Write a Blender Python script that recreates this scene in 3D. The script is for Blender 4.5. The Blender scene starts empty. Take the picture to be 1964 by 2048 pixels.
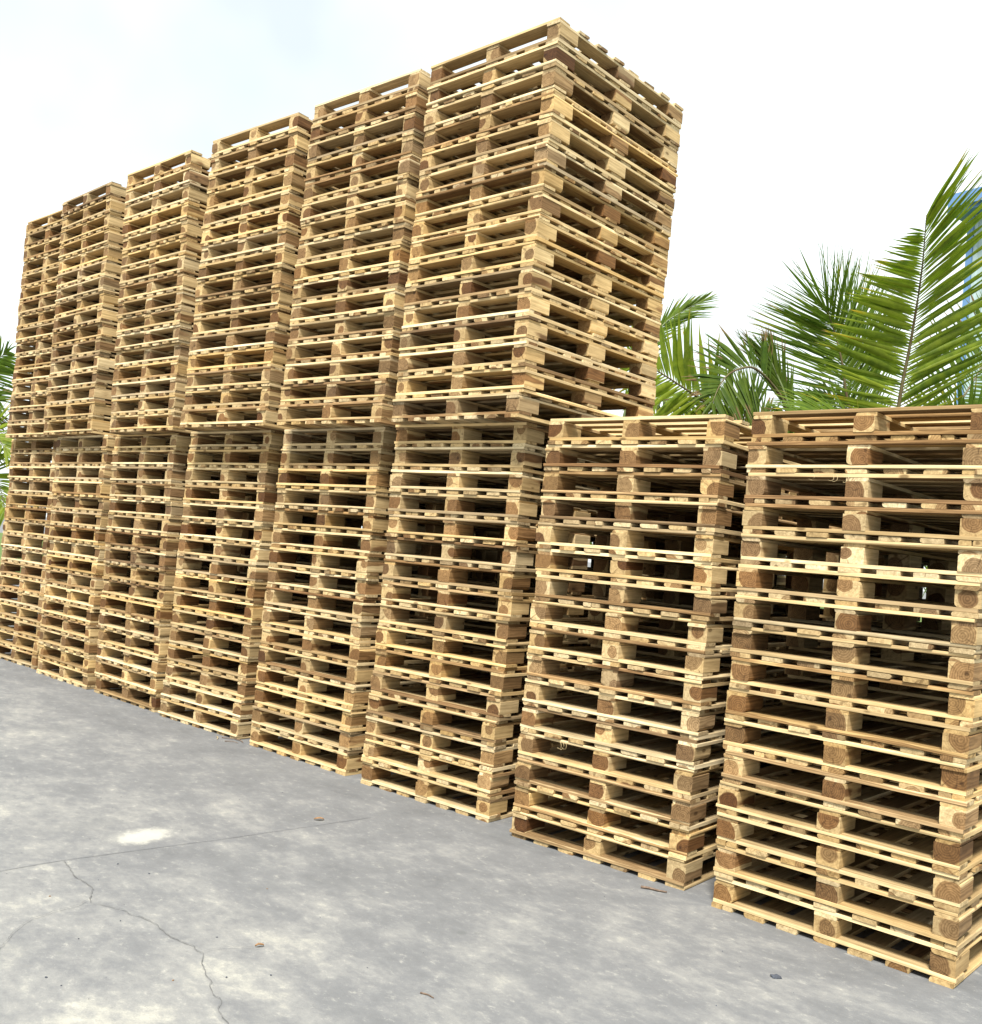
import bpy, bmesh, math, random
from mathutils import Vector, Matrix, noise
S = bpy.context.scene
COL = S.collection
rad = math.radians
# ---------------------------------------------------------------- camera, sky, sun, exposure
cam_d = bpy.data.cameras.new('camera'); cam = bpy.data.objects.new('camera', cam_d); COL.objects.link(cam)
cam.location = (1.9259, -3.8055, 1.3902)
cam.rotation_euler = (1.61166806, -0.08519929, 0.71646383)
cam_d.sensor_fit = 'HORIZONTAL'; cam_d.sensor_width = 36.0; cam_d.lens = 36.0 * 1952.88 / 1964.0
cam_d.clip_start = 0.05; cam_d.clip_end = 2000.0
S.camera = cam
SUN = Vector((0.29, -0.60, 1.0)).normalized()
W = bpy.data.worlds.new('World'); S.world = W; W.use_nodes = True
wn = W.node_tree.nodes; wl = W.node_tree.links; wn.clear()
def N(t, **k):
    n = wn.new(t)
    for a, b in k.items(): setattr(n, a, b)
    return n
sky = N('ShaderNodeTexSky', sky_type='NISHITA', sun_disc=False)
sky.sun_elevation = math.asin(SUN.z); sky.sun_rotation = math.atan2(SUN.x, SUN.y)
bg = N('ShaderNodeBackground'); bg.inputs['Strength'].default_value = 0.046
out = N('ShaderNodeOutputWorld'); tcw = N('ShaderNodeTexCoord')
nz = N('ShaderNodeTexNoise'); nz.inputs['Scale'].default_value = 1.3; nz.inputs['Detail'].default_value = 5
rmp = N('ShaderNodeMapRange'); rmp.inputs['From Min'].default_value = 0.38; rmp.inputs['From Max'].default_value = 0.58
rmp.inputs['To Min'].default_value = 0.57; rmp.inputs['To Max'].default_value = 0.97
mixw = N('ShaderNodeMix', data_type='RGBA'); mixw.inputs['B'].default_value = (11.2, 12.0, 12.0, 1)
wl.new(tcw.outputs['Generated'], nz.inputs['Vector']); wl.new(nz.outputs['Fac'], rmp.inputs['Value'])
wl.new(rmp.outputs['Result'], mixw.inputs['Factor']); wl.new(sky.outputs['Color'], mixw.inputs['A'])
wl.new(mixw.outputs['Result'], bg.inputs['Color']); wl.new(bg.outputs['Background'], out.inputs['Surface'])
sd = bpy.data.lights.new('sun', 'SUN'); sd.energy = 3.0; sd.angle = rad(12); sd.color = (1.0, 0.955, 0.885)
sun = bpy.data.objects.new('sun', sd); COL.objects.link(sun); sun.rotation_euler = SUN.to_track_quat('Z', 'Y').to_euler(); sun.location = (0, 0, 20)
S.view_settings.view_transform = 'Standard'; S.view_settings.look = 'None'
S.view_settings.exposure = 1.45; S.view_settings.gamma = 1.0; S.view_settings.use_curve_mapping = False
S.render.engine = 'CYCLES'
S.cycles.diffuse_bounces = 3
# ---------------------------------------------------------------- helpers
rnd = random.Random(11)
def tag(o, label=None, cat=None, group=None, kind=None):
    if label: o['label'] = label
    if cat: o['category'] = cat
    if group: o['group'] = group
    if kind: o['kind'] = kind
    return o
def obj(name, me, parent=None, loc=(0, 0, 0), rz=0.0):
    o = bpy.data.objects.new(name, me); COL.objects.link(o)
    o.location = loc
    if rz: o.rotation_euler = (0, 0, rz)
    if parent: o.parent = parent
    return o
def mesh(name, v, f, mat=None, smooth=False):
    me = bpy.data.meshes.new(name); me.from_pydata([tuple(p) for p in v], [], f); me.update()
    if mat: me.materials.append(mat)
    if smooth:
        for p in me.polygons: p.use_smooth = True
    return me
class Graph:
    def __init__(s, name):
        s.m = bpy.data.materials.new(name); s.m.use_nodes = True
        s.t = s.m.node_tree; s.t.nodes.clear()
        s.out = s.t.nodes.new('ShaderNodeOutputMaterial')
        s.b = s.t.nodes.new('ShaderNodeBsdfPrincipled'); s.t.links.new(s.b.outputs[0], s.out.inputs[0])
    def put(s, sock, v):
        if isinstance(v, bpy.types.NodeSocket): s.t.links.new(v, sock)
        else:
            if isinstance(v, (tuple, list)) and len(v) == 3 and sock.type == 'RGBA': v = (*v, 1)
            sock.default_value = v
    def node(s, typ, ins=None, **k):
        n = s.t.nodes.new(typ)
        for a, b in k.items(): setattr(n, a, b)
        for a, b in (ins or {}).items(): s.put(n.inputs[a], b)
        return n
    def m1(s, op, a, b=0.0, c=0.0, clamp=False):
        n = s.node('ShaderNodeMath', operation=op, use_clamp=clamp)
        s.put(n.inputs[0], a); s.put(n.inputs[1], b); s.put(n.inputs[2], c)
        return n.outputs[0]
    def rng(s, v, a, b, c=0.0, d=1.0, smooth=False):
        n = s.node('ShaderNodeMapRange', {'Value': v, 'From Min': a, 'From Max': b, 'To Min': c, 'To Max': d})
        if smooth: n.interpolation_type = 'SMOOTHSTEP'
        return n.outputs['Result']
    def mix(s, f, a, b, bt='MIX'):
        n = s.node('ShaderNodeMix', data_type='RGBA', blend_type=bt)
        s.put(n.inputs['Factor'], f); s.put(n.inputs['A'], a); s.put(n.inputs['B'], b)
        return n.outputs['Result']
    def noise(s, vec, scale, det=3, rough=0.5, **k):
        n = s.node('ShaderNodeTexNoise', {'Vector': vec, 'Scale': scale, 'Detail': det, 'Roughness': rough}, **k)
        return n.outputs['Fac']
    def mapping(s, vec, scale=(1, 1, 1), loc=(0, 0, 0), rot=(0, 0, 0)):
        return s.node('ShaderNodeMapping', {'Vector': vec, 'Scale': scale, 'Location': loc, 'Rotation': rot}).outputs[0]
    def bump(s, h, strength=0.3, dist=0.01):
        n = s.node('ShaderNodeBump', {'Height': h, 'Strength': strength, 'Distance': dist})
        s.t.links.new(n.outputs[0], s.b.inputs['Normal'])
# ---------------------------------------------------------------- materials
def wood(name, amp_x, amp_z, bias_z, rmin, rmax, pale, pale2, heart, heart2, endk, broad=1.0, ot=0.84):
    g = Graph(name)
    tc = g.node('ShaderNodeTexCoord'); co = tc.outputs['Object']
    oi = g.node('ShaderNodeObjectInfo').outputs['Random']
    w1 = g.node('ShaderNodeTexWhiteNoise', {'W': g.m1('MULTIPLY', oi, 917.0)}, noise_dimensions='1D').outputs['Color']
    w2 = g.node('ShaderNodeTexWhiteNoise', {'W': g.m1('MULTIPLY_ADD', oi, 533.0, 31.7)}, noise_dimensions='1D').outputs['Color']
    s1 = g.node('ShaderNodeSeparateColor', {'Color': w1}); s2 = g.node('ShaderNodeSeparateColor', {'Color': w2})
    r1, r2, r3 = s1.outputs; r4, r5, r6 = s2.outputs
    off = g.node('ShaderNodeVectorMath', {0: w1, 1: (37.0, 53.0, 29.0)}, operation='MULTIPLY').outputs[0]
    pos = g.node('ShaderNodeVectorMath', {0: co, 1: off}, operation='ADD').outputs[0]
    warp = g.noise(g.mapping(pos, (9, 3, 9)), 1.0, 2)
    warp2 = g.noise(g.mapping(pos, (45, 10, 45)), 1.0, 2)
    sx = g.node('ShaderNodeSeparateXYZ', {'Vector': co})
    dx = g.m1('ADD', sx.outputs[0], g.m1('MULTIPLY_ADD', r1, amp_x, -amp_x / 2))
    dz = g.m1('ADD', sx.outputs[2], g.m1('MULTIPLY_ADD', r2, amp_z, bias_z - amp_z / 2))
    d = g.m1('SQRT', g.m1('ADD', g.m1('MULTIPLY', dx, dx), g.m1('MULTIPLY', dz, dz)))
    d = g.m1('ADD', d, g.m1('MULTIPLY_ADD', warp, 0.034, -0.017))
    d = g.m1('ADD', d, g.m1('MULTIPLY_ADD', warp2, 0.009, -0.0045))
    R = g.rng(r3, 0, 1, rmin, rmax)
    hm = g.rng(g.m1('SUBTRACT', R, d), -0.0015, 0.0025, smooth=True)
    rings = g.m1('MULTIPLY_ADD', g.m1('SINE', g.m1('MULTIPLY', d, 6.283 / 0.0085)), 0.5, 0.5)
    streak = g.noise(g.mapping(pos, (75, 2.2, 75)), 1.0, 4, 0.62)
    fine = g.noise(g.mapping(pos, (260, 18, 260)), 1.0, 2)
    blot = g.noise(g.mapping(pos, (9, 5, 9)), 1.0, 3, 0.6)
    pc = g.mix(r4, pale, pale2); hc = g.mix(r5, heart, heart2)
    hs = g.m1('MULTIPLY', hm, g.rng(r6, 0, 1, 0.62, 1.0))
    c = g.mix(hs, pc, hc)
    ringk = g.rng(rings, 0, 1, 1.06, 0.70)
    ringk = g.m1('ADD', g.m1('MULTIPLY', ringk, hm), g.m1('MULTIPLY', g.rng(rings, 0, 1, 1.0, 0.92), g.m1('SUBTRACT', 1.0, hm)))
    tone = g.m1('MULTIPLY', ringk, g.rng(streak, 0.28, 0.72, 0.60, 1.18))
    tone = g.m1('MULTIPLY', tone, g.rng(blot, 0.3, 0.7, 0.80, 1.08))
    tone = g.m1('MULTIPLY', tone, g.rng(fine, 0.3, 0.7, 0.92, 1.05))
    tone = g.m1('MULTIPLY', tone, g.rng(g.m1('FRACT', g.m1('MULTIPLY', oi, 71.3)), 0, 1, 0.74, 1.12))
    # end grain soaks up more and looks darker
    ny = g.m1('ABSOLUTE', g.node('ShaderNodeSeparateXYZ', {'Vector': tc.outputs['Normal']}).outputs[1])
    en = g.rng(ny, 0.6, 0.9, 1.0, endk)
    # drying checks run out from the pith on end grain
    ang = g.m1('ARCTAN2', dx, dz)
    ck = g.noise(g.node('ShaderNodeCombineXYZ', {0: g.m1('MULTIPLY', ang, 3.2), 1: g.m1('MULTIPLY', oi, 91.0), 2: g.m1('MULTIPLY', d, 9.0)}).outputs[0], 1.0, 3, 0.6)
    ck = g.m1('MULTIPLY', g.rng(ck, 0.60, 0.66, 0.0, 0.45), g.rng(ny, 0.6, 0.9, 0.0, 1.0))
    tone = g.m1('MULTIPLY', tone, g.m1('SUBTRACT', 1.0, ck))
    # shade painted into the colour: broad faces darkened so openings look deeper
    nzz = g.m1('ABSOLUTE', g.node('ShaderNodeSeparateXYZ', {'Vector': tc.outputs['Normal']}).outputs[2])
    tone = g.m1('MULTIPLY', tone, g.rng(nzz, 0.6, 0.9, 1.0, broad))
    pcol = g.node('ShaderNodeSeparateColor', {'Color': g.node('ShaderNodeObjectInfo').outputs['Color']}).outputs
    tone = g.m1('MULTIPLY', tone, pcol[0])
    tone = g.m1('MULTIPLY', tone, en)
    # one piece in eight is weathered brown-grey
    old = g.rng(g.m1('FRACT', g.m1('MULTIPLY', oi, 131.7)), ot, ot + 0.06, 0.0, 0.60)
    c = g.mix(old, c, (0.240, 0.160, 0.086))
    # small dark knots
    vo = g.node('ShaderNodeTexVoronoi', {'Vector': g.mapping(pos, (11, 5, 11)), 'Scale': 1.0})
    kn = g.rng(vo.outputs['Distance'], 0.06, 0.13, 0.42, 1.0, smooth=True)
    tone = g.m1('MULTIPLY', tone, kn)
    mul = g.node('ShaderNodeCombineColor', {0: tone, 1: g.m1('MULTIPLY', g.m1('POWER', tone, 1.10), pcol[1]), 2: g.m1('MULTIPLY', g.m1('POWER', tone, 1.25), pcol[2])})
    c = g.mix(1.0, c, mul.outputs[0], 'MULTIPLY')
    g.put(g.b.inputs['Base Color'], c); g.b.inputs['Roughness'].default_value = 0.78
    g.b.inputs['Specular IOR Level'].default_value = 0.25
    g.bump(g.m1('ADD', streak, g.m1('MULTIPLY', fine, 0.5)), 0.35, 0.002)
    return g.m
M_block = wood('block_wood', 0.064, 0.054, 0.0, 0.029, 0.069, (0.65, 0.465, 0.215), (0.70, 0.56, 0.32), (0.135, 0.058, 0.018), (0.33, 0.180, 0.070), 0.84, 1.0, 0.91)
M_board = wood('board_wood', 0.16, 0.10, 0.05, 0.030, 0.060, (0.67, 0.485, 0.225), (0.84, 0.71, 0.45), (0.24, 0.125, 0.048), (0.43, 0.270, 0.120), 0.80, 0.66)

def concrete():
    g = Graph('concrete'); tc = g.node('ShaderNodeTexCoord'); co = tc.outputs['Object']
    rot = g.mapping(co, (0.9, 1.25, 1), rot=(0, 0, rad(25)))
    big = g.noise(rot, 0.9, 6, 0.6)
    mid = g.noise(rot, 3.6, 9, 0.72)
    fin = g.noise(rot, 17.0, 8, 0.76)
    grit = g.noise(co, 190.0, 3, 0.7)
    sy = g.node('ShaderNodeSeparateXYZ', {'Vector': co})
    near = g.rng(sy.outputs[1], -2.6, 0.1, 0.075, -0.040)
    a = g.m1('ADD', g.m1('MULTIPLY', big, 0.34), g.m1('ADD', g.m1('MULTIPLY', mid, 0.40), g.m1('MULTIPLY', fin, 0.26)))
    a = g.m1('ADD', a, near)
    k = g.rng(a, 0.365, 0.655)
    ramp = g.node('ShaderNodeValToRGB', {'Fac': k}); cr = ramp.color_ramp
    cr.elements[0].color = (0.118, 0.122, 0.126, 1); cr.elements[1].color = (0.370, 0.362, 0.315, 1)
    e = cr.elements.new(0.42); e.color = (0.162, 0.166, 0.169, 1)
    e = cr.elements.new(0.72); e.color = (0.232, 0.233, 0.224, 1)
    c = ramp.outputs['Color']
    c = g.mix(g.rng(fin, 0.56, 0.70, 0, 0.5, smooth=True), c, (0.42, 0.41, 0.36))
    c = g.mix(g.rng(fin, 0.30, 0.42, 0.35, 0, smooth=True), c, (0.15, 0.155, 0.165))
    st = g.noise(rot, 1.7, 5, 0.62, noise_dimensions='4D')
    c = g.mix(g.rng(st, 0.53, 0.66, 0, 0.32, smooth=True), c, (0.145, 0.150, 0.150))
    sp = g.noise(co, 45.0, 4, 0.75)
    c = g.mix(g.rng(sp, 0.60, 0.72, 0, 0.38), c, (0.42, 0.41, 0.36)); c = g.mix(g.rng(sp, 0.30, 0.40, 0.4, 0), c, (0.13, 0.13, 0.13))
    c = g.mix(g.rng(grit, 0.3, 0.7, 0.22, 0.0), c, (0.09, 0.09, 0.09))
    def blob(x, y, sx_, sy_, col, c, s, warpk=0.35):
        v = g.mapping(co, (1 / sx_, 1 / sy_, 1), rot=(0, 0, 0))
        dx = g.m1('SUBTRACT', g.node('ShaderNodeSeparateXYZ', {'Vector': v}).outputs[0], x / sx_)
        dy = g.m1('SUBTRACT', g.node('ShaderNodeSeparateXYZ', {'Vector': v}).outputs[1], y / sy_)
        d = g.m1('SQRT', g.m1('ADD', g.m1('MULTIPLY', dx, dx), g.m1('MULTIPLY', dy, dy)))
        d = g.m1('ADD', d, g.m1('MULTIPLY_ADD', mid, warpk * 3, -warpk * 1.5)); d = g.m1('ADD', d, g.m1('MULTIPLY_ADD', fin, warpk * 2, -warpk))
        return g.mix(g.rng(d, 0.55, 1.35, s, 0.0, smooth=True), c, col)
    c = blob(-2.05, -1.43, 0.085, 0.140, (0.52, 0.51, 0.44), c, 0.62, 0.9)
    c = blob(-0.44, -1.07, 0.018, 0.018, (0.12,0.125,0.125), c, 0.8, 0.1)
    c = blob(-0.40, -1.03, 0.012, 0.010, (0.13,0.135,0.135), c, 0.7, 0.1)
    c = blob(-1.106, -2.243, 0.010, 0.014, (0.17,0.175,0.17), c, 0.7, 0.1)
    c = blob(-1.074, -2.362, 0.010, 0.014, (0.18,0.18,0.175), c, 0.7, 0.1)
    g.put(g.b.inputs['Base Color'], c); g.b.inputs['Roughness'].default_value = 0.72
    g.b.inputs['Specular IOR Level'].default_value = 0.35
    g.bump(g.m1('ADD', g.m1('MULTIPLY', fin, 0.7), g.m1('MULTIPLY', grit, 0.3)), 0.45, 0.006)
    return g.m
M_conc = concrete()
def simple(name, col, col2=None, scale=8.0, rough=0.7, bump=0.0, spec=0.3):
    g = Graph(name); co = g.node('ShaderNodeTexCoord').outputs['Object']
    n = g.noise(co, scale, 5, 0.6)
    g.put(g.b.inputs['Base Color'], g.mix(g.rng(n, 0.35, 0.65), col, col2 or tuple(x * 0.7 for x in col)))
    g.b.inputs['Roughness'].default_value = rough; g.b.inputs['Specular IOR Level'].default_value = spec
    if bump: g.bump(n, bump, 0.01)
    return g.m
M_crack = simple('crack_dirt', (0.10, 0.10, 0.10), (0.17, 0.17, 0.165), 30)
M_joint = simple('joint_dirt', (0.11, 0.115, 0.125), (0.17, 0.175, 0.185), 6)
M_grass = simple('grass', (0.06, 0.11, 0.02), (0.11, 0.16, 0.035), 3, 0.9)
M_stone = simple('dark_stone', (0.07, 0.08, 0.10), (0.04, 0.045, 0.055), 60, 0.8)
M_bark = simple('palm_bark', (0.22, 0.17, 0.12), (0.12, 0.095, 0.07), 25, 0.9, 0.5)
M_twig = simple('dry_twig', (0.20, 0.14, 0.10), (0.10, 0.07, 0.05), 80, 0.9)
M_dry = simple('dry_leaf', (0.26, 0.15, 0.07), (0.14, 0.08, 0.04), 90, 0.8)
M_straw = simple('straw', (0.55, 0.44, 0.24), (0.40, 0.30, 0.15), 50, 0.8)
M_blue = simple('blue_sheet', (0.13, 0.25, 0.45), (0.11, 0.21, 0.40), 1.5, 0.45)
M_teal = simple('pale_teal_sheet', (0.36, 0.45, 0.45), (0.31, 0.41, 0.43), 0.7, 0.5)
def leafmat(name, ca, cb, yel, yamt, brown):
    g = Graph(name); uv = g.node('ShaderNodeUVMap'); sp = g.node('ShaderNodeSeparateXYZ', {'Vector': uv.outputs[0]})
    u, r = sp.outputs[0], sp.outputs[1]
    co = g.node('ShaderNodeTexCoord').outputs['Object']; n = g.noise(co, 14.0, 3)
    c = g.mix(r, ca, cb)
    c = g.mix(g.rng(n, 0.35, 0.7, 0, 0.5), c, tuple(x * 1.5 for x in cb))
    r2 = g.m1('FRACT', g.m1('MULTIPLY', r, 13.7)); r3 = g.m1('FRACT', g.m1('MULTIPLY', r, 37.1))
    ty = g.m1('MULTIPLY', g.rng(g.m1('ADD', u, g.m1('MULTIPLY', r2, 0.35)), 0.85, 1.12, smooth=True), g.rng(r3, 1 - yamt, 1 - yamt + 0.15))
    c = g.mix(ty, c, yel)
    tb = g.rng(g.m1('ADD', u, g.m1('MULTIPLY', r3, brown)), 1.0, 1.10, smooth=True)
    c = g.mix(tb, c, (0.20, 0.13, 0.06))
    g.put(g.b.inputs['Base Color'], c); g.b.inputs['Roughness'].default_value = 0.5; g.b.inputs['Specular IOR Level'].default_value = 0.2
    tr = g.node('ShaderNodeBsdfTranslucent', {'Color': g.mix(1.0, c, (1.0, 1.25, 0.6), 'MULTIPLY')})
    mx = g.node('ShaderNodeMixShader', {0: 0.42, 1: g.b.outputs[0], 2: tr.outputs[0]})
    g.t.links.new(mx.outputs[0], g.out.inputs[0])
    return g.m
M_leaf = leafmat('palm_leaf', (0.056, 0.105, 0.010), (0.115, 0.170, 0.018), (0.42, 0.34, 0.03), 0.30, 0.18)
M_leafy = leafmat('palm_leaf_yellow_green', (0.078, 0.132, 0.012), (0.195, 0.240, 0.018), (0.45, 0.32, 0.02), 0.55, 0.12)  # lighter, yellower leaf green with more yellow tips
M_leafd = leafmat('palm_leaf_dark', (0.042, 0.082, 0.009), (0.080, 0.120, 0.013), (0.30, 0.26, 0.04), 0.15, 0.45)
M_rach = simple('palm_rachis', (0.13, 0.12, 0.05), (0.09, 0.06, 0.03), 12, 0.5)
M_rachg = simple('palm_petiole', (0.16, 0.20, 0.09), (0.12, 0.16, 0.06), 12, 0.45)
# ---------------------------------------------------------------- ground
def sheet(name, x0, x1, y0, y1, z, mat):
    me = mesh(name, [(x0, y0, z), (x1, y0, z), (x1, y1, z), (x0, y1, z)], [(0, 1, 2, 3)], mat)
    return tag(obj(name, me), kind='structure')
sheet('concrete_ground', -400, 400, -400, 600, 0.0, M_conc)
sheet('grass_verge', -60, 40, 5.2, 60, 0.004, M_grass)
def ribbon(name, pts, w0, w1, z, mat, jit, seg):
    r = random.Random(len(pts) * 7 + int(w0 * 1e5)); P = []
    for a, b in zip(pts, pts[1:]):
        a = Vector(a); b = Vector(b); n = max(1, int((b - a).length / seg)); nn = Vector((-(b - a).y, (b - a).x)).normalized()
        for i in range(n):
            P.append(a.lerp(b, i / n) + (nn * r.uniform(-jit, jit) if i else Vector((0, 0))))
    P.append(Vector(pts[-1])); v = []; f = []
    for i, p in enumerate(P):
        t = (P[min(i + 1, len(P) - 1)] - P[max(i - 1, 0)]).normalized(); nn = Vector((-t.y, t.x))
        w = r.uniform(w0, w1) * (0.35 if i in (0, len(P) - 1) else 1) / 2
        v += [(p.x + nn.x * w, p.y + nn.y * w, z), (p.x - nn.x * w, p.y - nn.y * w, z)]
        if i: f.append((2 * i - 2, 2 * i - 1, 2 * i + 1, 2 * i))
    return tag(obj(name, mesh(name, v, f, mat)), kind='structure')
ribbon('slab_joint', [(-2.2, -4.2), (-1.943, -2.199), (-1.932, -2.093), (-1.924, -1.858), (-1.871, -1.496), (-1.819, -1.156), (-1.775, -0.768), (-1.725, -0.35)], 0.0022, 0.0042, 0.003, M_joint, 0.002, 0.05)
ribbon('ground_crack', [(-1.914, -1.856), (-1.844, -1.865), (-1.73, -1.898), (-1.65, -1.899), (-1.567, -1.905), (-1.476, -1.962), (-1.435, -1.98), (-1.375, -1.946), (-1.303, -1.918), (-1.271, -1.922), (-1.214, -1.902), (-1.126, -1.895), (-1.041, -1.911), (-0.994, -1.91), (-0.943, -1.902), (-0.905, -1.892), (-0.861, -1.903), (-0.835, -1.897), (-0.783, -1.933), (-0.695, -1.978), (-0.639, -1.99), (-0.618, -2.012), (-0.566, -2.033), (-0.519, -2.035), (-0.483, -2.071), (-0.431, -2.091), (-0.391, -2.097), (-0.321, -2.13), (-0.2, -2.2)], 0.0012, 0.0036, 0.006, M_crack, 0.0035, 0.014)
ribbon('ground_crack', [(-1.466, -1.973), (-1.441, -2.013), (-1.435, -2.059), (-1.431, -2.12), (-1.417, -2.152), (-1.414, -2.2), (-1.375, -2.247), (-1.333, -2.294), (-1.277, -2.341), (-1.235, -2.381), (-1.128, -2.455), (-1.0, -2.6)], 0.001, 0.0026, 0.007, M_crack, 0.003, 0.014)
ribbon('ground_crack', [(-0.835, -1.897), (-0.837, -1.862), (-0.826, -1.823), (-0.791, -1.766), (-0.739, -1.731)], 0.0008, 0.0016, 0.008, M_crack, 0.002, 0.014)
# ---------------------------------------------------------------- pallet pieces (grain along local Y, origin at centre)
T = 0.0155; TB = 0.0190; DT = TB - T; PW, PD, PH = 0.9533, 1.2037, 0.130; BH = PH - 3 * T - TB
def prism(name, L, w, h, mat, r, stations=3, sag=0.0, corner=(0.0012,) * 4, endcut=0.0, wob=0.0008, nround=1):
    """piece with its long axis on Y; corner = radii of the four edges (+x+z, -x+z, -x-z, +x-z)."""
    v = []; f = []; hw, hh = w / 2, h / 2
    sg = [(1, 1), (-1, 1), (-1, -1), (1, -1)]
    for s in range(stations):
        t = s / (stations - 1); y = (t - 0.5) * L; dz = -sag * (1 - (2 * t - 1) ** 2)
        ring = []
        for q, (a, b) in enumerate(sg):
            c = min(corner[q] * (1 + 0.35 * math.sin(t * 5 + q)), hw * 0.95)
            cz = min(c, hh * 1.7)
            k = nround if corner[q] > 0.004 else 1
            arc = []
            for i in range(k + 1):
                an = i / k * math.pi / 2
                arc.append((a * (hw - c + c * math.cos(an)), b * (hh - cz + cz * math.sin(an))))
            if (a > 0) != (b > 0): arc.reverse()
            ring += arc
        n = len(ring)
        ey = endcut * (1 if s == 0 else -1) if s in (0, stations - 1) else 0
        wx = r.uniform(-wob, wob); wz = r.uniform(-wob, wob) * 0.5
        for i, (x, z) in enumerate(ring):
            v.append((x + wx, y + ey * (0.5 + 0.5 * (x / hw)), z + dz + wz))
        if s:
            o = (s - 1) * n
            for i in range(n):
                j = (i + 1) % n; f.append((o + i, o + n + i, o + n + j, o + j))
    f.append(tuple(range(n))); f.append(tuple(range((stations - 1) * n, stations * n))[::-1])
    me = mesh(name, v, f, mat)
    bm = bmesh.new(); bm.from_mesh(me); bmesh.ops.recalc_face_normals(bm, faces=bm.faces); bm.to_mesh(me); bm.free()
    return me
r = random.Random(5)
def wane(p, lo, hi):
    return tuple((r.uniform(lo, hi) if r.random() < p else r.uniform(0.0008, 0.0016)) for _ in range(4))
BLOCK = [prism('block', 0.154 + r.uniform(-.004, .004), 0.088 + r.uniform(-.004, .004), BH, M_block, r, 2, 0, wane(0.14, 0.007, 0.018), r.uniform(-.002, .002), 0.0005, 3) for _ in range(14)]
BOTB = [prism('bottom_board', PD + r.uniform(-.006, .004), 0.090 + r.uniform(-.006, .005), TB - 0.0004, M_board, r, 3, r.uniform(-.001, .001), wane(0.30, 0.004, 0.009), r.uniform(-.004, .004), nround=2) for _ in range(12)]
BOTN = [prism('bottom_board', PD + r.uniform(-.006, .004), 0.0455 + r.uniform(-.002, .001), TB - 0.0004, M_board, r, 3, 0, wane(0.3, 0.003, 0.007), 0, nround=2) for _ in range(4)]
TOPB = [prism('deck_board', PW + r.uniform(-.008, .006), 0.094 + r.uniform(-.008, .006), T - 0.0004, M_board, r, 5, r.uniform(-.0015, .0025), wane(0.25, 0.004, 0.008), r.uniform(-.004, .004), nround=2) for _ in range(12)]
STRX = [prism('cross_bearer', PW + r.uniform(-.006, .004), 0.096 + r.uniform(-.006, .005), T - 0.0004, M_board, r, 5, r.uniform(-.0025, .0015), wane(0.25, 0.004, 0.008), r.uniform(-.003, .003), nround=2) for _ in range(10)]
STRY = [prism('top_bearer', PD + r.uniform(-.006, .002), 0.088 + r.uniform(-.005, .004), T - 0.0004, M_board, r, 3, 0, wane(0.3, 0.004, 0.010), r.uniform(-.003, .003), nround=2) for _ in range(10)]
HP = math.pi / 2
def layout(k):
    """positions of every piece of one pallet: (name, mesh, x, y, z, turned)"""
    q = random.Random(k); L = []
    gap = (PW - 7 * 0.090) / 6
    for i in range(7):
        x = 0.045 + i * (0.090 + gap) + (q.uniform(-.007, .007) if 0 < i < 6 else 0)
        if q.random() < (0.45 if i in (0, 6) else 0.05):
            L.append(('bottom_board', q.choice(BOTN), x - 0.0228, PD / 2 + q.uniform(-.006, .004), TB / 2, 0))
            L.append(('bottom_board', q.choice(BOTN), x + 0.0232, PD / 2 + q.uniform(-.006, .004), TB / 2, 0))
        else: L.append(('bottom_board', q.choice(BOTB), x, PD / 2 + q.uniform(-.006, .005), TB / 2, 0))
    for y in (0.047, PD / 2, PD - 0.047):
        L.append(('cross_bearer', q.choice(STRX), PW / 2 + q.uniform(-.004, .004), y + q.uniform(-.004, .003), TB + T * 0.5, 1))
    for x in (0.044, PW / 2, PW - 0.044):
        for y in (0.077, PD / 2, PD - 0.077):
            L.append(('block', q.choice(BLOCK), x + q.uniform(-.003, .003), y + q.uniform(-.004, .008) * (1 if y < 1 else -1), TB + T + BH / 2, 0))
        L.append(('top_bearer', q.choice(STRY), x + q.uniform(-.004, .004), PD / 2 + q.uniform(-.004, .004), TB + T * 1.5 + BH, 0))
    gp = (PD - 8 * 0.094) / 7
    for i in range(8):
        y = 0.047 + i * (0.094 + gp) + (q.uniform(-.006, .006) if 0 < i < 7 else q.uniform(-.004, .003))
        L.append(('deck_board', q.choice(TOPB), PW / 2 + q.uniform(-.005, .005), y, TB + T * 2.5 + BH, 1))
    return L
pidx = [0]
def pallet(x, y, z, yaw, label, group):
    root = bpy.data.objects.new('pallet', None); COL.objects.link(root)
    root.empty_display_size = 0.1
    root.location = (x, y, z); root.rotation_euler = (0, 0, yaw)
    tag(root, label, 'pallet', group)
    pidx[0] += 1
    tn = rnd.uniform(0.84, 1.10); wr = rnd.random() ** 1.5; pc = (tn, 1.0 - 0.075 * wr, 1.03 - 0.24 * wr, 1.0)
    for nm, me, px, py, pz, tu in layout(pidx[0]):
        o = bpy.data.objects.new(nm, me); COL.objects.link(o); o.parent = root
        o.location = (px, py, pz); o.color = pc
        fl = rnd.random() < 0.5
        o.rotation_euler = (0, 0, (HP if tu else 0) + (math.pi if fl else 0) + rnd.uniform(-.004, .004))
    return root
ORD = ['lowest', 'second', 'third', 'fourth', 'fifth', 'sixth', 'seventh', 'eighth', 'ninth', 'tenth', 'eleventh', 'twelfth', 'thirteenth', 'fourteenth', 'fifteenth', 'topmost']
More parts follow.
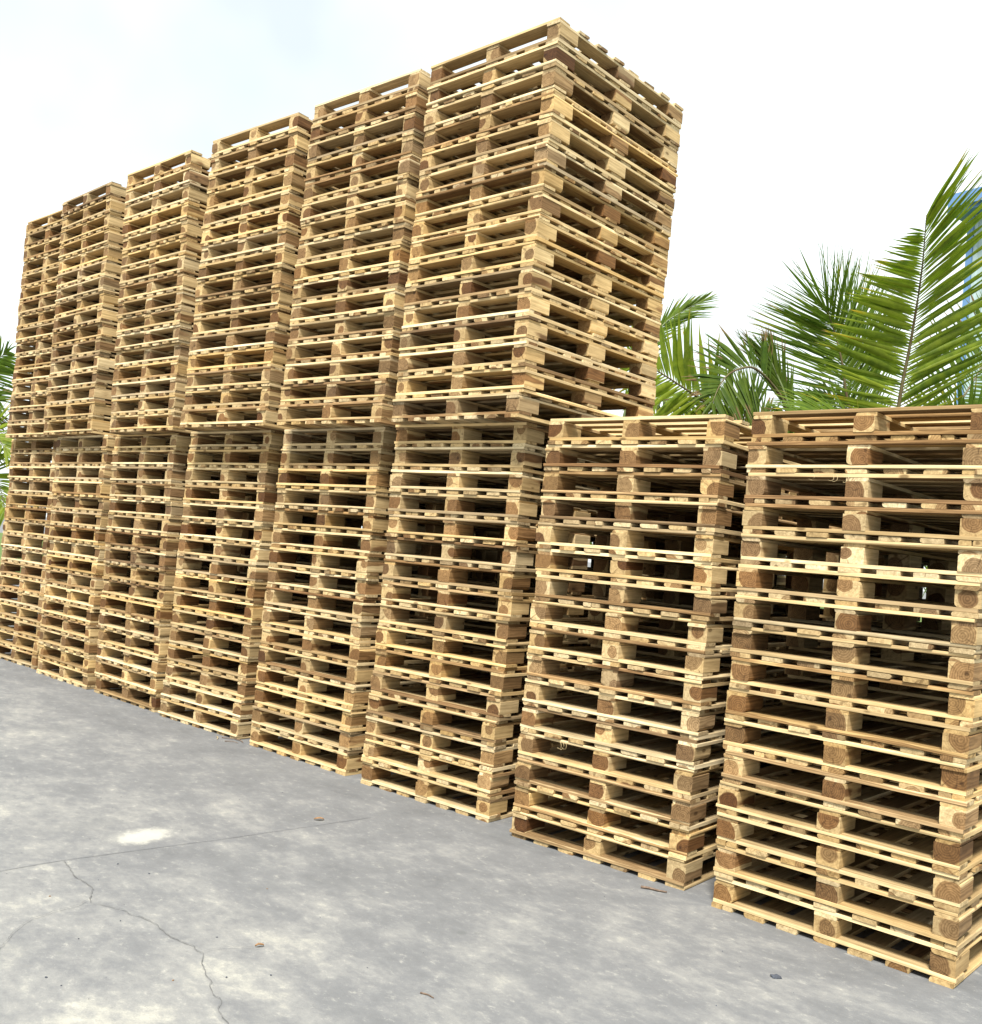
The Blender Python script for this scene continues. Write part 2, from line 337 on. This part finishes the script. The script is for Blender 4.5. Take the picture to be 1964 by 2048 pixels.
# stack: x, y, lean x, lean y, yaw(deg), tier, description
ST = [
 ('A0', 0.0, 0.0, .0069, .0150, -.76, 0, 'the nearest low stack at the right edge'),
 ('B0', -1.109, .019, .0117, .0011, 2.05, 0, 'the low stack left of the nearest one'),
 ('C0', -2.270, .071, .0213, .0030, 2.20, 0, 'the lower half of the tall corner tower'),
 ('C1', -2.167, -.026, .0237, .0128, -.76, 1, 'the upper half of the tall corner tower'),
 ('D0', -3.383, .091, .0305, .0022, .65, 0, 'the lower half of the second tower from the corner'),
 ('D1', -3.196, -.055, .0227, .0076, 1.45, 1, 'the upper half of the second tower from the corner'),
 ('E0', -4.493, .086, .0214, -.0045, 1.28, 0, 'the lower half of the third tower from the corner'),
 ('E1', -4.296, -.084, .0146, .0111, 1.98, 1, 'the upper half of the third tower from the corner'),
 ('F0', -5.612, .115, -.0252, -.0046, -1.0, 0, 'the lower half of the fourth tower from the corner'),
 ('F1', -5.525, -.035, -.0127, -.0249, -.46, 1, 'the upper half of the fourth tower from the corner'),
 ('G0', -6.671, .129, -.0211, -.0111, -1.54, 0, 'the lower half of the second tower from the left'),
 ('G1', -6.748, .008, -.0037, -.0198, -2.11, 1, 'the upper half of the second tower from the left'),
 ('H0', -7.754, .186, -.0050, -.0010, .39, 0, 'the lower half of the leftmost tower'),
 ('H1', -7.687, .083, -.0018, -.0058, 0.0, 1, 'the upper half of the leftmost tower'),
]
BACK = [('A2', 0.06, 1.30, .004, -.004, 0.8, 0, 'the back stack behind the nearest low stack'),
        ('B2', -1.03, 1.34, -.006, .003, -0.7, 0, 'the back stack behind the second low stack'),
        ('C2', -2.12, 1.42, .005, .002, 0.5, 0, 'the back stack behind the corner tower'),
        ('D2', -3.26, 1.45, .003, -.003, -0.9, 0, 'the back stack behind the second tower from the corner')]
TH = 16 * PH
for key, x, y, lx, ly, yaw, tier, desc in ST + BACK:
    back = key[1] == '2'; q = random.Random(sum(map(ord, key)) * 3 + int(abs(x) * 100)); ex = ey = 0.0
    for k in range(16):
        zz = k * PH
        ex = ex * 0.6 + q.gauss(0, 0.0040); ey = ey * 0.6 + q.gauss(0, 0.0045)
        kick = q.uniform(-.012, .012) if q.random() < 0.12 and k else 0
        lab = 'pale wooden pallet, ' + ORD[k] + ' in ' + desc
        if back: lab = 'shaded wooden pallet, ' + ORD[k] + ' in ' + desc
        pallet(x + lx * (zz - TH / 2) + ex + kick, y + ly * (zz - TH / 2) + ey, tier * TH + zz + (0.0006 * k if 0 else 0), rad(yaw + q.gauss(0, 0.20)), lab,
               'pallets in the back row' if back else 'pallets in the stacked wall')
# the deeper rows, of which the photograph shows only dark glimpses
def deep_rows():
    v = []; f = []
    def box(x0, x1, y0, y1, z0, z1):
        b = len(v); v.extend([(x0, y0, z0), (x1, y0, z0), (x1, y1, z0), (x0, y1, z0), (x0, y0, z1), (x1, y0, z1), (x1, y1, z1), (x0, y1, z1)])
        f.extend([(b, b + 3, b + 2, b + 1), (b + 4, b + 5, b + 6, b + 7), (b, b + 1, b + 5, b + 4), (b + 1, b + 2, b + 6, b + 5), (b + 2, b + 3, b + 7, b + 6), (b + 3, b, b + 4, b + 7)])
    q = random.Random(3)
    for x, y in [(-4.40, 1.42), (-5.5, 1.44), (-6.6, 1.46), (-7.7, 1.5)]:
        for k in range(16):
            z = k * PH; jx = x + q.uniform(-.012, .012); jy = y + q.uniform(-.012, .012)
            for i in range(7):
                a = jx + i * (PW - .09) / 6; box(a, a + .09, jy, jy + PD, z + .0002, z + TB - .0002)
            for b in (0, PD / 2 - .048, PD - .096): box(jx, jx + PW, jy + b, jy + b + .096, z + TB, z + TB + T - .0002)
            for a in (0, PW / 2 - .044, PW - .088):
                for b in (0, PD / 2 - .07, PD - .142): box(jx + a, jx + a + .088, jy + b, jy + b + .142, z + TB + T, z + TB + T + BH - .0002)
                box(jx + a, jx + a + .088, jy, jy + PD, z + TB + T + BH, z + TB + 2 * T + BH - .0002)
            for i in range(8):
                b = jy + i * (PD - .094) / 7; box(jx, jx + PW, b, b + .094, z + TB + 2 * T + BH, z + PH - .0002)
    tag(obj('back_row_pallets', mesh('back_row_pallets', v, f, M_board)), 'deeper rows of stacked pallets glimpsed in shade behind the front wall', 'pallets', kind='stuff')
deep_rows()
# ---------------------------------------------------------------- palms
def catmull(P, n):
    P = [Vector(p) for p in P]; Q = [2 * P[0] - P[1]] + P + [2 * P[-1] - P[-2]]; out = []
    m = len(P) - 1
    for i in range(n + 1):
        s = i / n * m; k = min(int(s), m - 1); t = s - k; a, b, c, d = Q[k:k + 4]
        out.append(0.5 * ((2 * b) + (c - a) * t + (2 * a - 5 * b + 4 * c - d) * t * t + (3 * b - a - 3 * c + d) * t ** 3))
    return out
def tube(name, pts, r0, r1, mat, sides=7, parent=None, bump=0):
    v = []; f = []
    for i, p in enumerate(pts):
        t = (pts[min(i + 1, len(pts) - 1)] - pts[max(i - 1, 0)]).normalized()
        a = t.cross(Vector((0.3, 0.2, 1)) if abs(t.z) < 0.9 else Vector((1, 0, 0))).normalized(); b = t.cross(a)
        rr = r0 + (r1 - r0) * i / (len(pts) - 1); rr *= 1 + (bump if i % 2 else 0)
        for s in range(sides):
            an = 2 * math.pi * s / sides; v.append(p + a * rr * math.cos(an) + b * rr * math.sin(an))
        if i:
            o = (i - 1) * sides
            for s in range(sides): j = (s + 1) % sides; f.append((o + s, o + j, o + sides + j, o + sides + s))
    f.append(tuple(range(sides))[::-1]); f.append(tuple(range(len(v) - sides, len(v))))
    return obj(name, mesh(name, v, f, mat, True), parent)
def leaflet_geo(p, d, nrm, L, w, g, rn, q):
    st = 8; v = []; f = []; uv = []
    ph = q.uniform(-.25, .25)
    for i in range(st):
        s = i / (st - 1)
        c = p + d * (L * s) + Vector((0, 0, -g * L * s * s)) + nrm * (ph * 0.35 * L * s * s)
        dd = (d + Vector((0, 0, -2 * g * s))).normalized(); wx = dd.cross(nrm).normalized()
        ww = w * 0.5 * (0.22 + 0.78 * min(1, s / 0.24)) * (1 - max(0, (s - 0.24) / 0.76) ** 1.5) + 0.0007
        v += [c - wx * ww - nrm * ww * 0.5, c, c + wx * ww - nrm * ww * 0.5]; uv += [(s, rn)] * 3
        if i:
            o = 3 * (i - 1); f += [(o, o + 1, o + 4, o + 3), (o + 1, o + 2, o + 5, o + 4)]
    return v, f, uv
def leafmesh(name, v, f, uv, mat):
    me = mesh(name, v, f, mat, True); ul = me.uv_layers.new(name='UVMap')
    for lp in me.loops: ul.data[lp.index].uv = uv[lp.vertex_index]
    return me
def frond(parent, pts, nrm, n, aL, aR, lL, lR, w=0.034, g=0.10, t0=0.12, mat=None, seed=0, single=False, tilt=0.35, rad0=0.016, rmat=None, prof=0.45, fuse=0.12, endk=0.35, endL=None, flat=0.55, wr=2.0):
    q = random.Random(seed); mat = mat or M_leaf
    P = catmull(pts, 28); nrm = Vector(nrm).normalized()
    fr = tube('frond', P, rad0, 0.0028, rmat or M_rach, 6, parent)
    V = []; F = []; U = []; skipL = skipR = 0
    for i in range(n):
        t = t0 + (1 - t0) * (i + 0.5) / n
        s = t * 28; k = min(int(s), 27); p = P[k].lerp(P[k + 1], s - k)
        tg = (P[k + 1] - P[k]).normalized(); nn = (nrm - tg * nrm.dot(tg)).normalized(); sd = tg.cross(nn).normalized()
        for side, a0, l0 in ((-1, aL, lL), (1, aR, lR)):
            a = rad(a0 * (1.12 - flat * t * t)) * q.uniform(0.93, 1.07)
            if t > 0.93 and side < 0 and endL is not None: continue
            if t > 0.93: a *= q.uniform(0.15, 1.0) if endL is None else q.uniform(0.75, 1.1)
            d = (tg * math.cos(a) + sd * side * math.sin(a) + nn * q.uniform(-.14, .14)).normalized()
            L = l0 * (min(1, 0.45 + t / prof * 0.55) if t < prof else 1 - (1 - (endL if side < 0 and endL is not None else endk)) * ((t - prof) / (1 - prof)) ** 1.6) * q.uniform(0.88, 1.08)
            if q.random() < 0.05: L *= 0.6
            ww = w * (1.0 - 0.45 * t) * q.uniform(0.8, 1.2)
            if q.random() < fuse: ww *= wr
            ln = (nn + sd * q.uniform(-tilt, tilt) + tg * q.uniform(-tilt, tilt) * 0.6).normalized()
            ln = (ln - d * ln.dot(d)).normalized()
            v, f, u = leaflet_geo(p, d, ln, L, ww, g * q.uniform(0.5, 1.5), q.random(), q)
            if single: obj('leaflet', leafmesh('leaflet', v, f, u, mat), fr)
            else:
                o = len(V); V += v; F += [tuple(x + o for x in ff) for ff in f]; U += u
    if not single: tag(obj('leaflets', leafmesh('leaflets', V, F, U, mat), fr), kind='stuff')
    return fr
def palm(base, h, label, seed, lean=(0, 0)):
    b = Vector(base); root = bpy.data.objects.new('palm_tree', None); COL.objects.link(root)
    root.location = (0, 0, 0); tag(root, label, 'palm tree', 'coconut palms behind the pallets')
    pts = [Vector((b.x + lean[0] * (1 - i / 10), b.y + lean[1] * (1 - i / 10), b.z * i / 10)) for i in range(11)]
    pts = [pts[0].lerp(pts[-1], i / 30) for i in range(31)]
    tube('trunk', pts, 0.15, 0.10, M_bark, 12, root, 0.08)
    q = random.Random(seed)
    for i in range(7):      # the low drooping fronds of the crown
        an = i / 7 * 2 * math.pi + q.uniform(-.3, .3); R = q.uniform(1.3, 1.9)
        d = Vector((math.cos(an), math.sin(an), 0))
        if d.y < -0.4: R *= 0.55
        frond(root, [b + Vector((0, 0, -.05)), b + d * R * .35 + Vector((0, 0, .16)), b + d * R * .75 + Vector((0, 0, -.10)), b + d * R + Vector((0, 0, -.75))],
              (-d.x * .3, -d.y * .3, 1), 34, 55, 55, 0.55, 0.55, 0.034, 0.35, seed=seed * 10 + i, mat=M_leaf)
    return root
TOC = (0.66, -0.75, 0.05)
p1 = palm((-0.96, 4.75, 2.16), 2.1, 'big coconut palm rising behind the nearest low stack', 1)
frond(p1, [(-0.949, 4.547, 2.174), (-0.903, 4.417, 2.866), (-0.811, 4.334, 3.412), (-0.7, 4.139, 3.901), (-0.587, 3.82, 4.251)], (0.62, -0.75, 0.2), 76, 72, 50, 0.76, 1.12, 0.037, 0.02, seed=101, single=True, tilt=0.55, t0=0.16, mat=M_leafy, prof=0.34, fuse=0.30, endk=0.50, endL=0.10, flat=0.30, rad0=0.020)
frond(p1, [(-1.198, 4.859, 2.2), (-1.444, 4.735, 2.96), (-1.505, 4.661, 3.337), (-1.558, 4.602, 3.571), (-1.579, 4.441, 3.755)], (0.55, -0.8, 0.2), 74, 62, 40, 0.90, 0.84, 0.020, 0.01, seed=102, single=True, tilt=0.25, t0=0.16, prof=0.34, fuse=0.12, endk=0.76, flat=0.66, wr=2.8)
frond(p1, [(-1.14, 5.05, 2.2), (-1.38, 4.98, 2.95), (-1.44, 4.92, 3.35), (-1.50, 4.86, 3.62), (-1.55, 4.72, 3.82)], (0.55, -0.8, 0.2), 64, 50, 34, 0.86, 0.84, 0.015, 0.01, seed=107, tilt=0.25, t0=0.2, prof=0.34, fuse=0.05, endk=0.78, flat=0.6)
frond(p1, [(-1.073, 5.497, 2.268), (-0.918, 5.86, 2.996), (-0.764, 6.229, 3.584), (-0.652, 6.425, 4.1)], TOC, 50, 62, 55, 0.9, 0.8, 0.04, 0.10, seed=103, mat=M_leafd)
frond(p1, [(-1.039, 4.997, 2.218), (-0.662, 4.909, 2.581), (-0.285, 4.828, 2.816), (0.131, 4.66, 2.818)], (0.5, -0.7, 0.5), 46, 60, 50, 0.75, 0.7, 0.036, 0.18, seed=104)
frond(p1, [(-0.996, 4.505, 2.169), (-1.057, 4.032, 2.60), (-1.127, 3.565, 2.68), (-1.233, 3.073, 2.60)], (0.5, -0.5, 0.7), 44, 60, 55, 0.6, 0.6, 0.034, 0.18, seed=105, rmat=M_rachg)
frond(p1, [(-1.10, 4.8, 2.2), (-1.25, 4.75, 2.62), (-1.52, 4.8, 2.95), (-1.85, 4.9, 3.02)], TOC, 44, 60, 50, 0.62, 0.6, 0.04, 0.12, seed=106, mat=M_leafd)
p2 = palm((-1.66, 4.50, 2.20), 2.1, 'coconut palm with an arched frond, behind the gap between the two low stacks', 2)
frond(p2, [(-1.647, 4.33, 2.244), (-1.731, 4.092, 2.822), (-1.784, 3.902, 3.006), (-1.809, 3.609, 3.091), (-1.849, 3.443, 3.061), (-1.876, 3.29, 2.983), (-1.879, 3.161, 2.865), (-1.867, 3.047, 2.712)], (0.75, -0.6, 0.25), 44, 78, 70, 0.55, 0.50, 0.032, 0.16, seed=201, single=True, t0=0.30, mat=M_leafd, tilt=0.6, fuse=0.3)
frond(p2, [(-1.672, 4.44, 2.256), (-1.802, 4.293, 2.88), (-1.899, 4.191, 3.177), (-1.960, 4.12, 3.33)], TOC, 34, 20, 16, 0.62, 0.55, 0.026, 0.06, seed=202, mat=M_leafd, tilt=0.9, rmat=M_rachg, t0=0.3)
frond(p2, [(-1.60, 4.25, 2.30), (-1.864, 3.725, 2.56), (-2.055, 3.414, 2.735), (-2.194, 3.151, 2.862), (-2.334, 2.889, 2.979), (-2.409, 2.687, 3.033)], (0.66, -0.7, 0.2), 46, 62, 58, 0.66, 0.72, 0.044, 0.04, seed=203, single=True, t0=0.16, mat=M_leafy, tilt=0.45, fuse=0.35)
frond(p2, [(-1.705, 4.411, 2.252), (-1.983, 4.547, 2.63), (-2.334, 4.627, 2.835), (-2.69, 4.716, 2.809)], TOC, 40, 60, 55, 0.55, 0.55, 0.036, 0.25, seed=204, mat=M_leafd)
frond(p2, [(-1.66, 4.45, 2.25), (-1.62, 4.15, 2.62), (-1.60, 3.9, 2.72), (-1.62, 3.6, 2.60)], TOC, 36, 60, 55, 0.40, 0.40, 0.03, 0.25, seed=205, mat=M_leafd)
p3 = palm((-3.22, 3.95, 2.30), 2.2, 'coconut palm mostly hidden behind the tall corner tower', 3)
frond(p3, [(-3.166, 3.654, 2.423), (-3.051, 3.719, 3.081), (-2.899, 3.826, 3.559), (-2.76, 3.93, 3.73), (-2.62, 4.05, 3.85)], (0.60, -0.72, 0.3), 46, 14, 34, 0.34, 0.38, 0.022, 0.05, seed=301, mat=M_leaf, rmat=M_rachg, prof=0.6, endk=0.55)
frond(p3, [(-3.2, 3.624, 2.419), (-2.874, 3.495, 2.714), (-2.519, 3.401, 2.819), (-2.141, 3.337, 2.751)], (0.4, -0.5, 0.8), 44, 60, 55, 0.6, 0.6, 0.034, 0.2, seed=302, mat=M_leafy)
p4 = palm((-13.24, 1.527, 1.5), 1.5, 'coconut palm at the left edge beyond the leftmost tower', 4)
TL = (0.93, -0.33, 0.1)
frond(p4, [(-13.24, 1.527, 1.459), (-12.858, 1.526, 2.749), (-12.403, 1.628, 3.313), (-12.05, 1.74, 3.55)], TL, 46, 50, 55, 0.75, 0.8, 0.045, 0.15, seed=401)
frond(p4, [(-13.24, 1.527, 1.459), (-12.576, 1.53, 2.25), (-12.008, 1.618, 2.45), (-11.70, 1.742, 2.2)], TL, 46, 60, 60, 0.75, 0.7, 0.05, 0.12, seed=402, mat=M_leafy)
frond(p4, [(-13.24, 1.527, 1.459), (-12.503, 1.624, 1.9), (-11.95, 1.747, 1.8), (-11.6, 1.802, 1.3)], TL, 46, 60, 60, 0.8, 0.7, 0.05, 0.2, seed=403, mat=M_leafy)
frond(p4, [(-13.24, 1.527, 1.459), (-12.95, 1.482, 2.4), (-12.6, 1.6, 2.9), (-12.15, 1.75, 2.9)], TL, 46, 60, 60, 0.75, 0.7, 0.045, 0.3, seed=404, mat=M_leafd)
# ---------------------------------------------------------------- buildings behind
def boxme(name, x0, x1, y0, y1, z0, z1, mat):
    v = [(x0, y0, z0), (x1, y0, z0), (x1, y1, z0), (x0, y1, z0), (x0, y0, z1), (x1, y0, z1), (x1, y1, z1), (x0, y1, z1)]
    f = [(0, 3, 2, 1), (4, 5, 6, 7), (0, 1, 5, 4), (1, 2, 6, 5), (2, 3, 7, 6), (3, 0, 4, 7)]
    return mesh(name, v, f, mat)
def corrugated(name, x0, x1, z0, z1, y, mat, pitch=0.24):
    v = []; f = []; x = x0; i = 0; prof = [(0, 0), (0.35, 0), (0.45, -0.035), (0.75, -0.035), (0.85, 0)]
    while x < x1:
        for a, b in prof: v += [(x + a * pitch, y + b, z0), (x + a * pitch, y + b, z1)]
        x += pitch
    for k in range(len(v) // 2 - 1): f.append((2 * k, 2 * k + 2, 2 * k + 3, 2 * k + 1))
    return mesh(name, v, f, mat)
def warehouse():
    root = bpy.data.objects.new('warehouse', None); COL.objects.link(root)
    root.location = (-4.05, 17.0, 0); root.rotation_euler = (0, 0, rad(-14))
    tag(root, 'pale teal warehouse with blue eaves at the right edge behind the palms', 'building')
    obj('wall', corrugated('wall', 0, 9, 0, 9.02, 0, M_teal), root)
    obj('gable_wall', boxme('gable_wall', 0.02, 8.9, 0.06, 11, 0, 8.98, M_teal), root)
    obj('corner_trim', boxme('corner_trim', -0.03, 0.10, -0.06, 0.1, 0, 9.02, M_blue), root)
    obj('eaves', boxme('eaves', -0.28, 9.2, -0.40, 11.3, 9.025, 9.42, M_blue), root)
    obj('gutter', boxme('gutter', -0.20, 9.2, -0.52, -0.404, 9.10, 9.28, M_blue), root)
    obj('downpipe', boxme('downpipe', 1.30, 1.40, -0.16, -0.06, 0, 9.02, M_blue), root)
warehouse()
# ---------------------------------------------------------------- small things on the concrete
def lump(name, loc, sx, sy, sz, mat, seed, label, cat, group=None, rz=0, sub=2):
    bm = bmesh.new(); bmesh.ops.create_icosphere(bm, subdivisions=sub, radius=1)
    for v in bm.verts:
        k = 1 + 0.5 * (noise.noise(v.co * 1.4 + Vector((seed * 3.1, 0, 0))))
        v.co = Vector((v.co.x * sx * k, v.co.y * sy * k, max(v.co.z, -0.35) * sz * k + 0.35 * sz))
    me = bpy.data.meshes.new(name); bm.to_mesh(me); bm.free(); me.materials.append(mat)
    return tag(obj(name, me, None, (loc[0], loc[1], 0.001), rz), label, cat, group)
lump('stone', (0.493, -0.463), 0.021, 0.014, 0.006, M_stone, 1, 'dark flat stone chip on the concrete in front of the nearest low stack', 'stone', rz=rad(41))
def stick(name, pts, r0, r1, mat, label, cat, group=None):
    o = tube(name, [Vector(p) for p in pts], r0, r1, mat, 6); tag(o, label, cat, group); return o
stick('twig', [(-0.305, -0.075, 0.006), (-0.27, -0.058, 0.007), (-0.235, -0.05, 0.006), (-0.20, -0.034, 0.006)], 0.006, 0.003, M_twig, 'brown strip of bark lying at the foot of the second low stack', 'twig')
stick('twig', [(-0.19, -1.532, 0.003), (-0.165, -1.522, 0.003), (-0.14, -1.524, 0.003)], 0.003, 0.0015, M_twig, 'short dark twig on bare concrete near the bottom of the picture', 'twig')
def leaf(loc, L, w, rz, label, seed):
    v = []; f = []; q = random.Random(seed)
    for i in range(6):
        s = i / 5; ww = w * math.sin(math.pi * (0.08 + 0.86 * s)); z = 0.003 + 0.006 * math.sin(s * 3) * q.uniform(0.6, 1.2)
        v += [(L * (s - .5), -ww, z + 0.004), (L * (s - .5), 0, z), (L * (s - .5), ww, z + 0.005)]
        if i: o = 3 * i - 3; f += [(o, o + 3, o + 4, o + 1), (o + 1, o + 4, o + 5, o + 2)]
    return tag(obj('dry_leaf', mesh('dry_leaf', v, f, M_dry, True), None, (loc[0], loc[1], 0.001), rz), label, 'leaf')
leaf((-1.826, -0.613), 0.05, 0.012, 0.9, 'brown curled dry leaf lying on the slab joint', 3)
leaf((-0.768, -1.722), 0.030, 0.006, 1.1, 'small dry leaf at the end of the faint side crack', 4)
SP = [(-1.581, -2.059, 'just left of the crack bend'), (-1.173, -2.15, 'inside the fork of the two cracks'), (-0.888, -2.342, 'low at the left, below the crack'), (-0.965, -2.352, 'in the bottom left corner'),
      (-0.722, -2.072, 'left of the lower crack near the bottom edge'), (-0.919, -1.788, 'just above the crack where it turns down'), (-1.768, -1.697, 'right of the slab joint near the crack top'),
      (-1.599, -1.654, 'a hand above the long crack'), (-1.199, -1.377, 'on the open floor in mid picture left'), (-0.572, -1.818, 'right of the lower crack'), (-0.642, -1.935, 'close to the right side of the lower crack'), (-1.231, -1.972, 'touching the middle of the long crack')]
q = random.Random(9)
for i, (x, y, d) in enumerate(SP):
    sz = q.uniform(0.0024, 0.0042)
    lump('pebble', (x, y), sz * 1.3, sz, sz * 0.7, M_stone if i % 4 else M_dry, i, 'tiny %s pebble %s' % ('dark' if i % 4 else 'brown', d), 'pebble', 'pebbles scattered over the concrete', q.uniform(0, 3), 1)
def grit():
    v = []; f = []; q = random.Random(21)
    for i in range(420):
        x = q.uniform(-7, 1.3); y = -2.7 + 2.75 * q.random() ** 0.8; sz = 0.0007 + 0.0022 * q.random() ** 3; o = len(v); a = q.uniform(0, 6)
        for k in range(5): v.append((x + sz * q.uniform(.6, 1.3) * math.cos(a + k * 1.257), y + sz * q.uniform(.6, 1.3) * math.sin(a + k * 1.257), 0.0008))
        v.append((x, y, 0.0008 + sz * 0.8)); f += [(o + k, o + (k + 1) % 5, o + 5) for k in range(5)]
    tag(obj('grit', mesh('grit', v, f, M_stone)), 'dark grit specks scattered over the grey concrete', 'grit', kind='stuff')
grit()
for i, (a, b) in enumerate([((-3.66, 0.045), (-3.50, 0.10)), ((-3.60, 0.10), (-3.46, 0.075)), ((-3.70, 0.03), (-3.62, -0.02)), ((-3.56, 0.0), (-3.47, 0.04))]):
    a = Vector((*a, 0.004)); b = Vector((*b, 0.006)); m = a.lerp(b, .5) + Vector((0, .01, .004))
    stick('straw', [a, m, b], 0.003, 0.0015, M_twig if i != 2 else M_straw, ['longest dark splinter on the ground at the foot of the third tower', 'dark splinter lying closest to the second tower', 'pale splinter lying in front of the third tower', 'short splinter furthest out in front of the towers'][i], 'splinter', 'splinters between the towers')
# bark curls hanging from the boards of the low stacks
def curl(p, L, seed, label):
    q = random.Random(seed); pts = []
    for i in range(9):
        s = i / 8; pts.append(Vector(p) + Vector((0.010 * math.sin(s * q.uniform(4, 7)), -0.006 - 0.012 * s, -L * s + 0.008 * math.cos(s * 6))))
    o = tube('bark_curl', pts, 0.0011, 0.0005, M_straw, 5); tag(o, label, 'bark curl', 'curls of bark under board edges')
for i, (x, z) in enumerate([(0.38, 13), (0.395, 13), (0.44, 13), (0.30, 13), (-0.86, 3), (-0.845, 3), (-0.83, 3)]):
    yb = -0.002 if x > -0.2 else 0.024
    curl((x, yb - 0.004, z * PH + TB + 2 * T + BH + 0.002), 0.022 + 0.005 * (i % 3), i, 'bark curl, %s under a %s board of the %s low stack' % (['second from left', 'third from left', 'rightmost', 'leftmost', 'leftmost', 'middle one', 'rightmost', 'alone', 'alone', 'alone'][i], ['high', 'high', 'high', 'high', 'low', 'low', 'low', 'middle', 'middle left', 'middle right'][i], 'nearest' if x > -0.2 else 'second'))
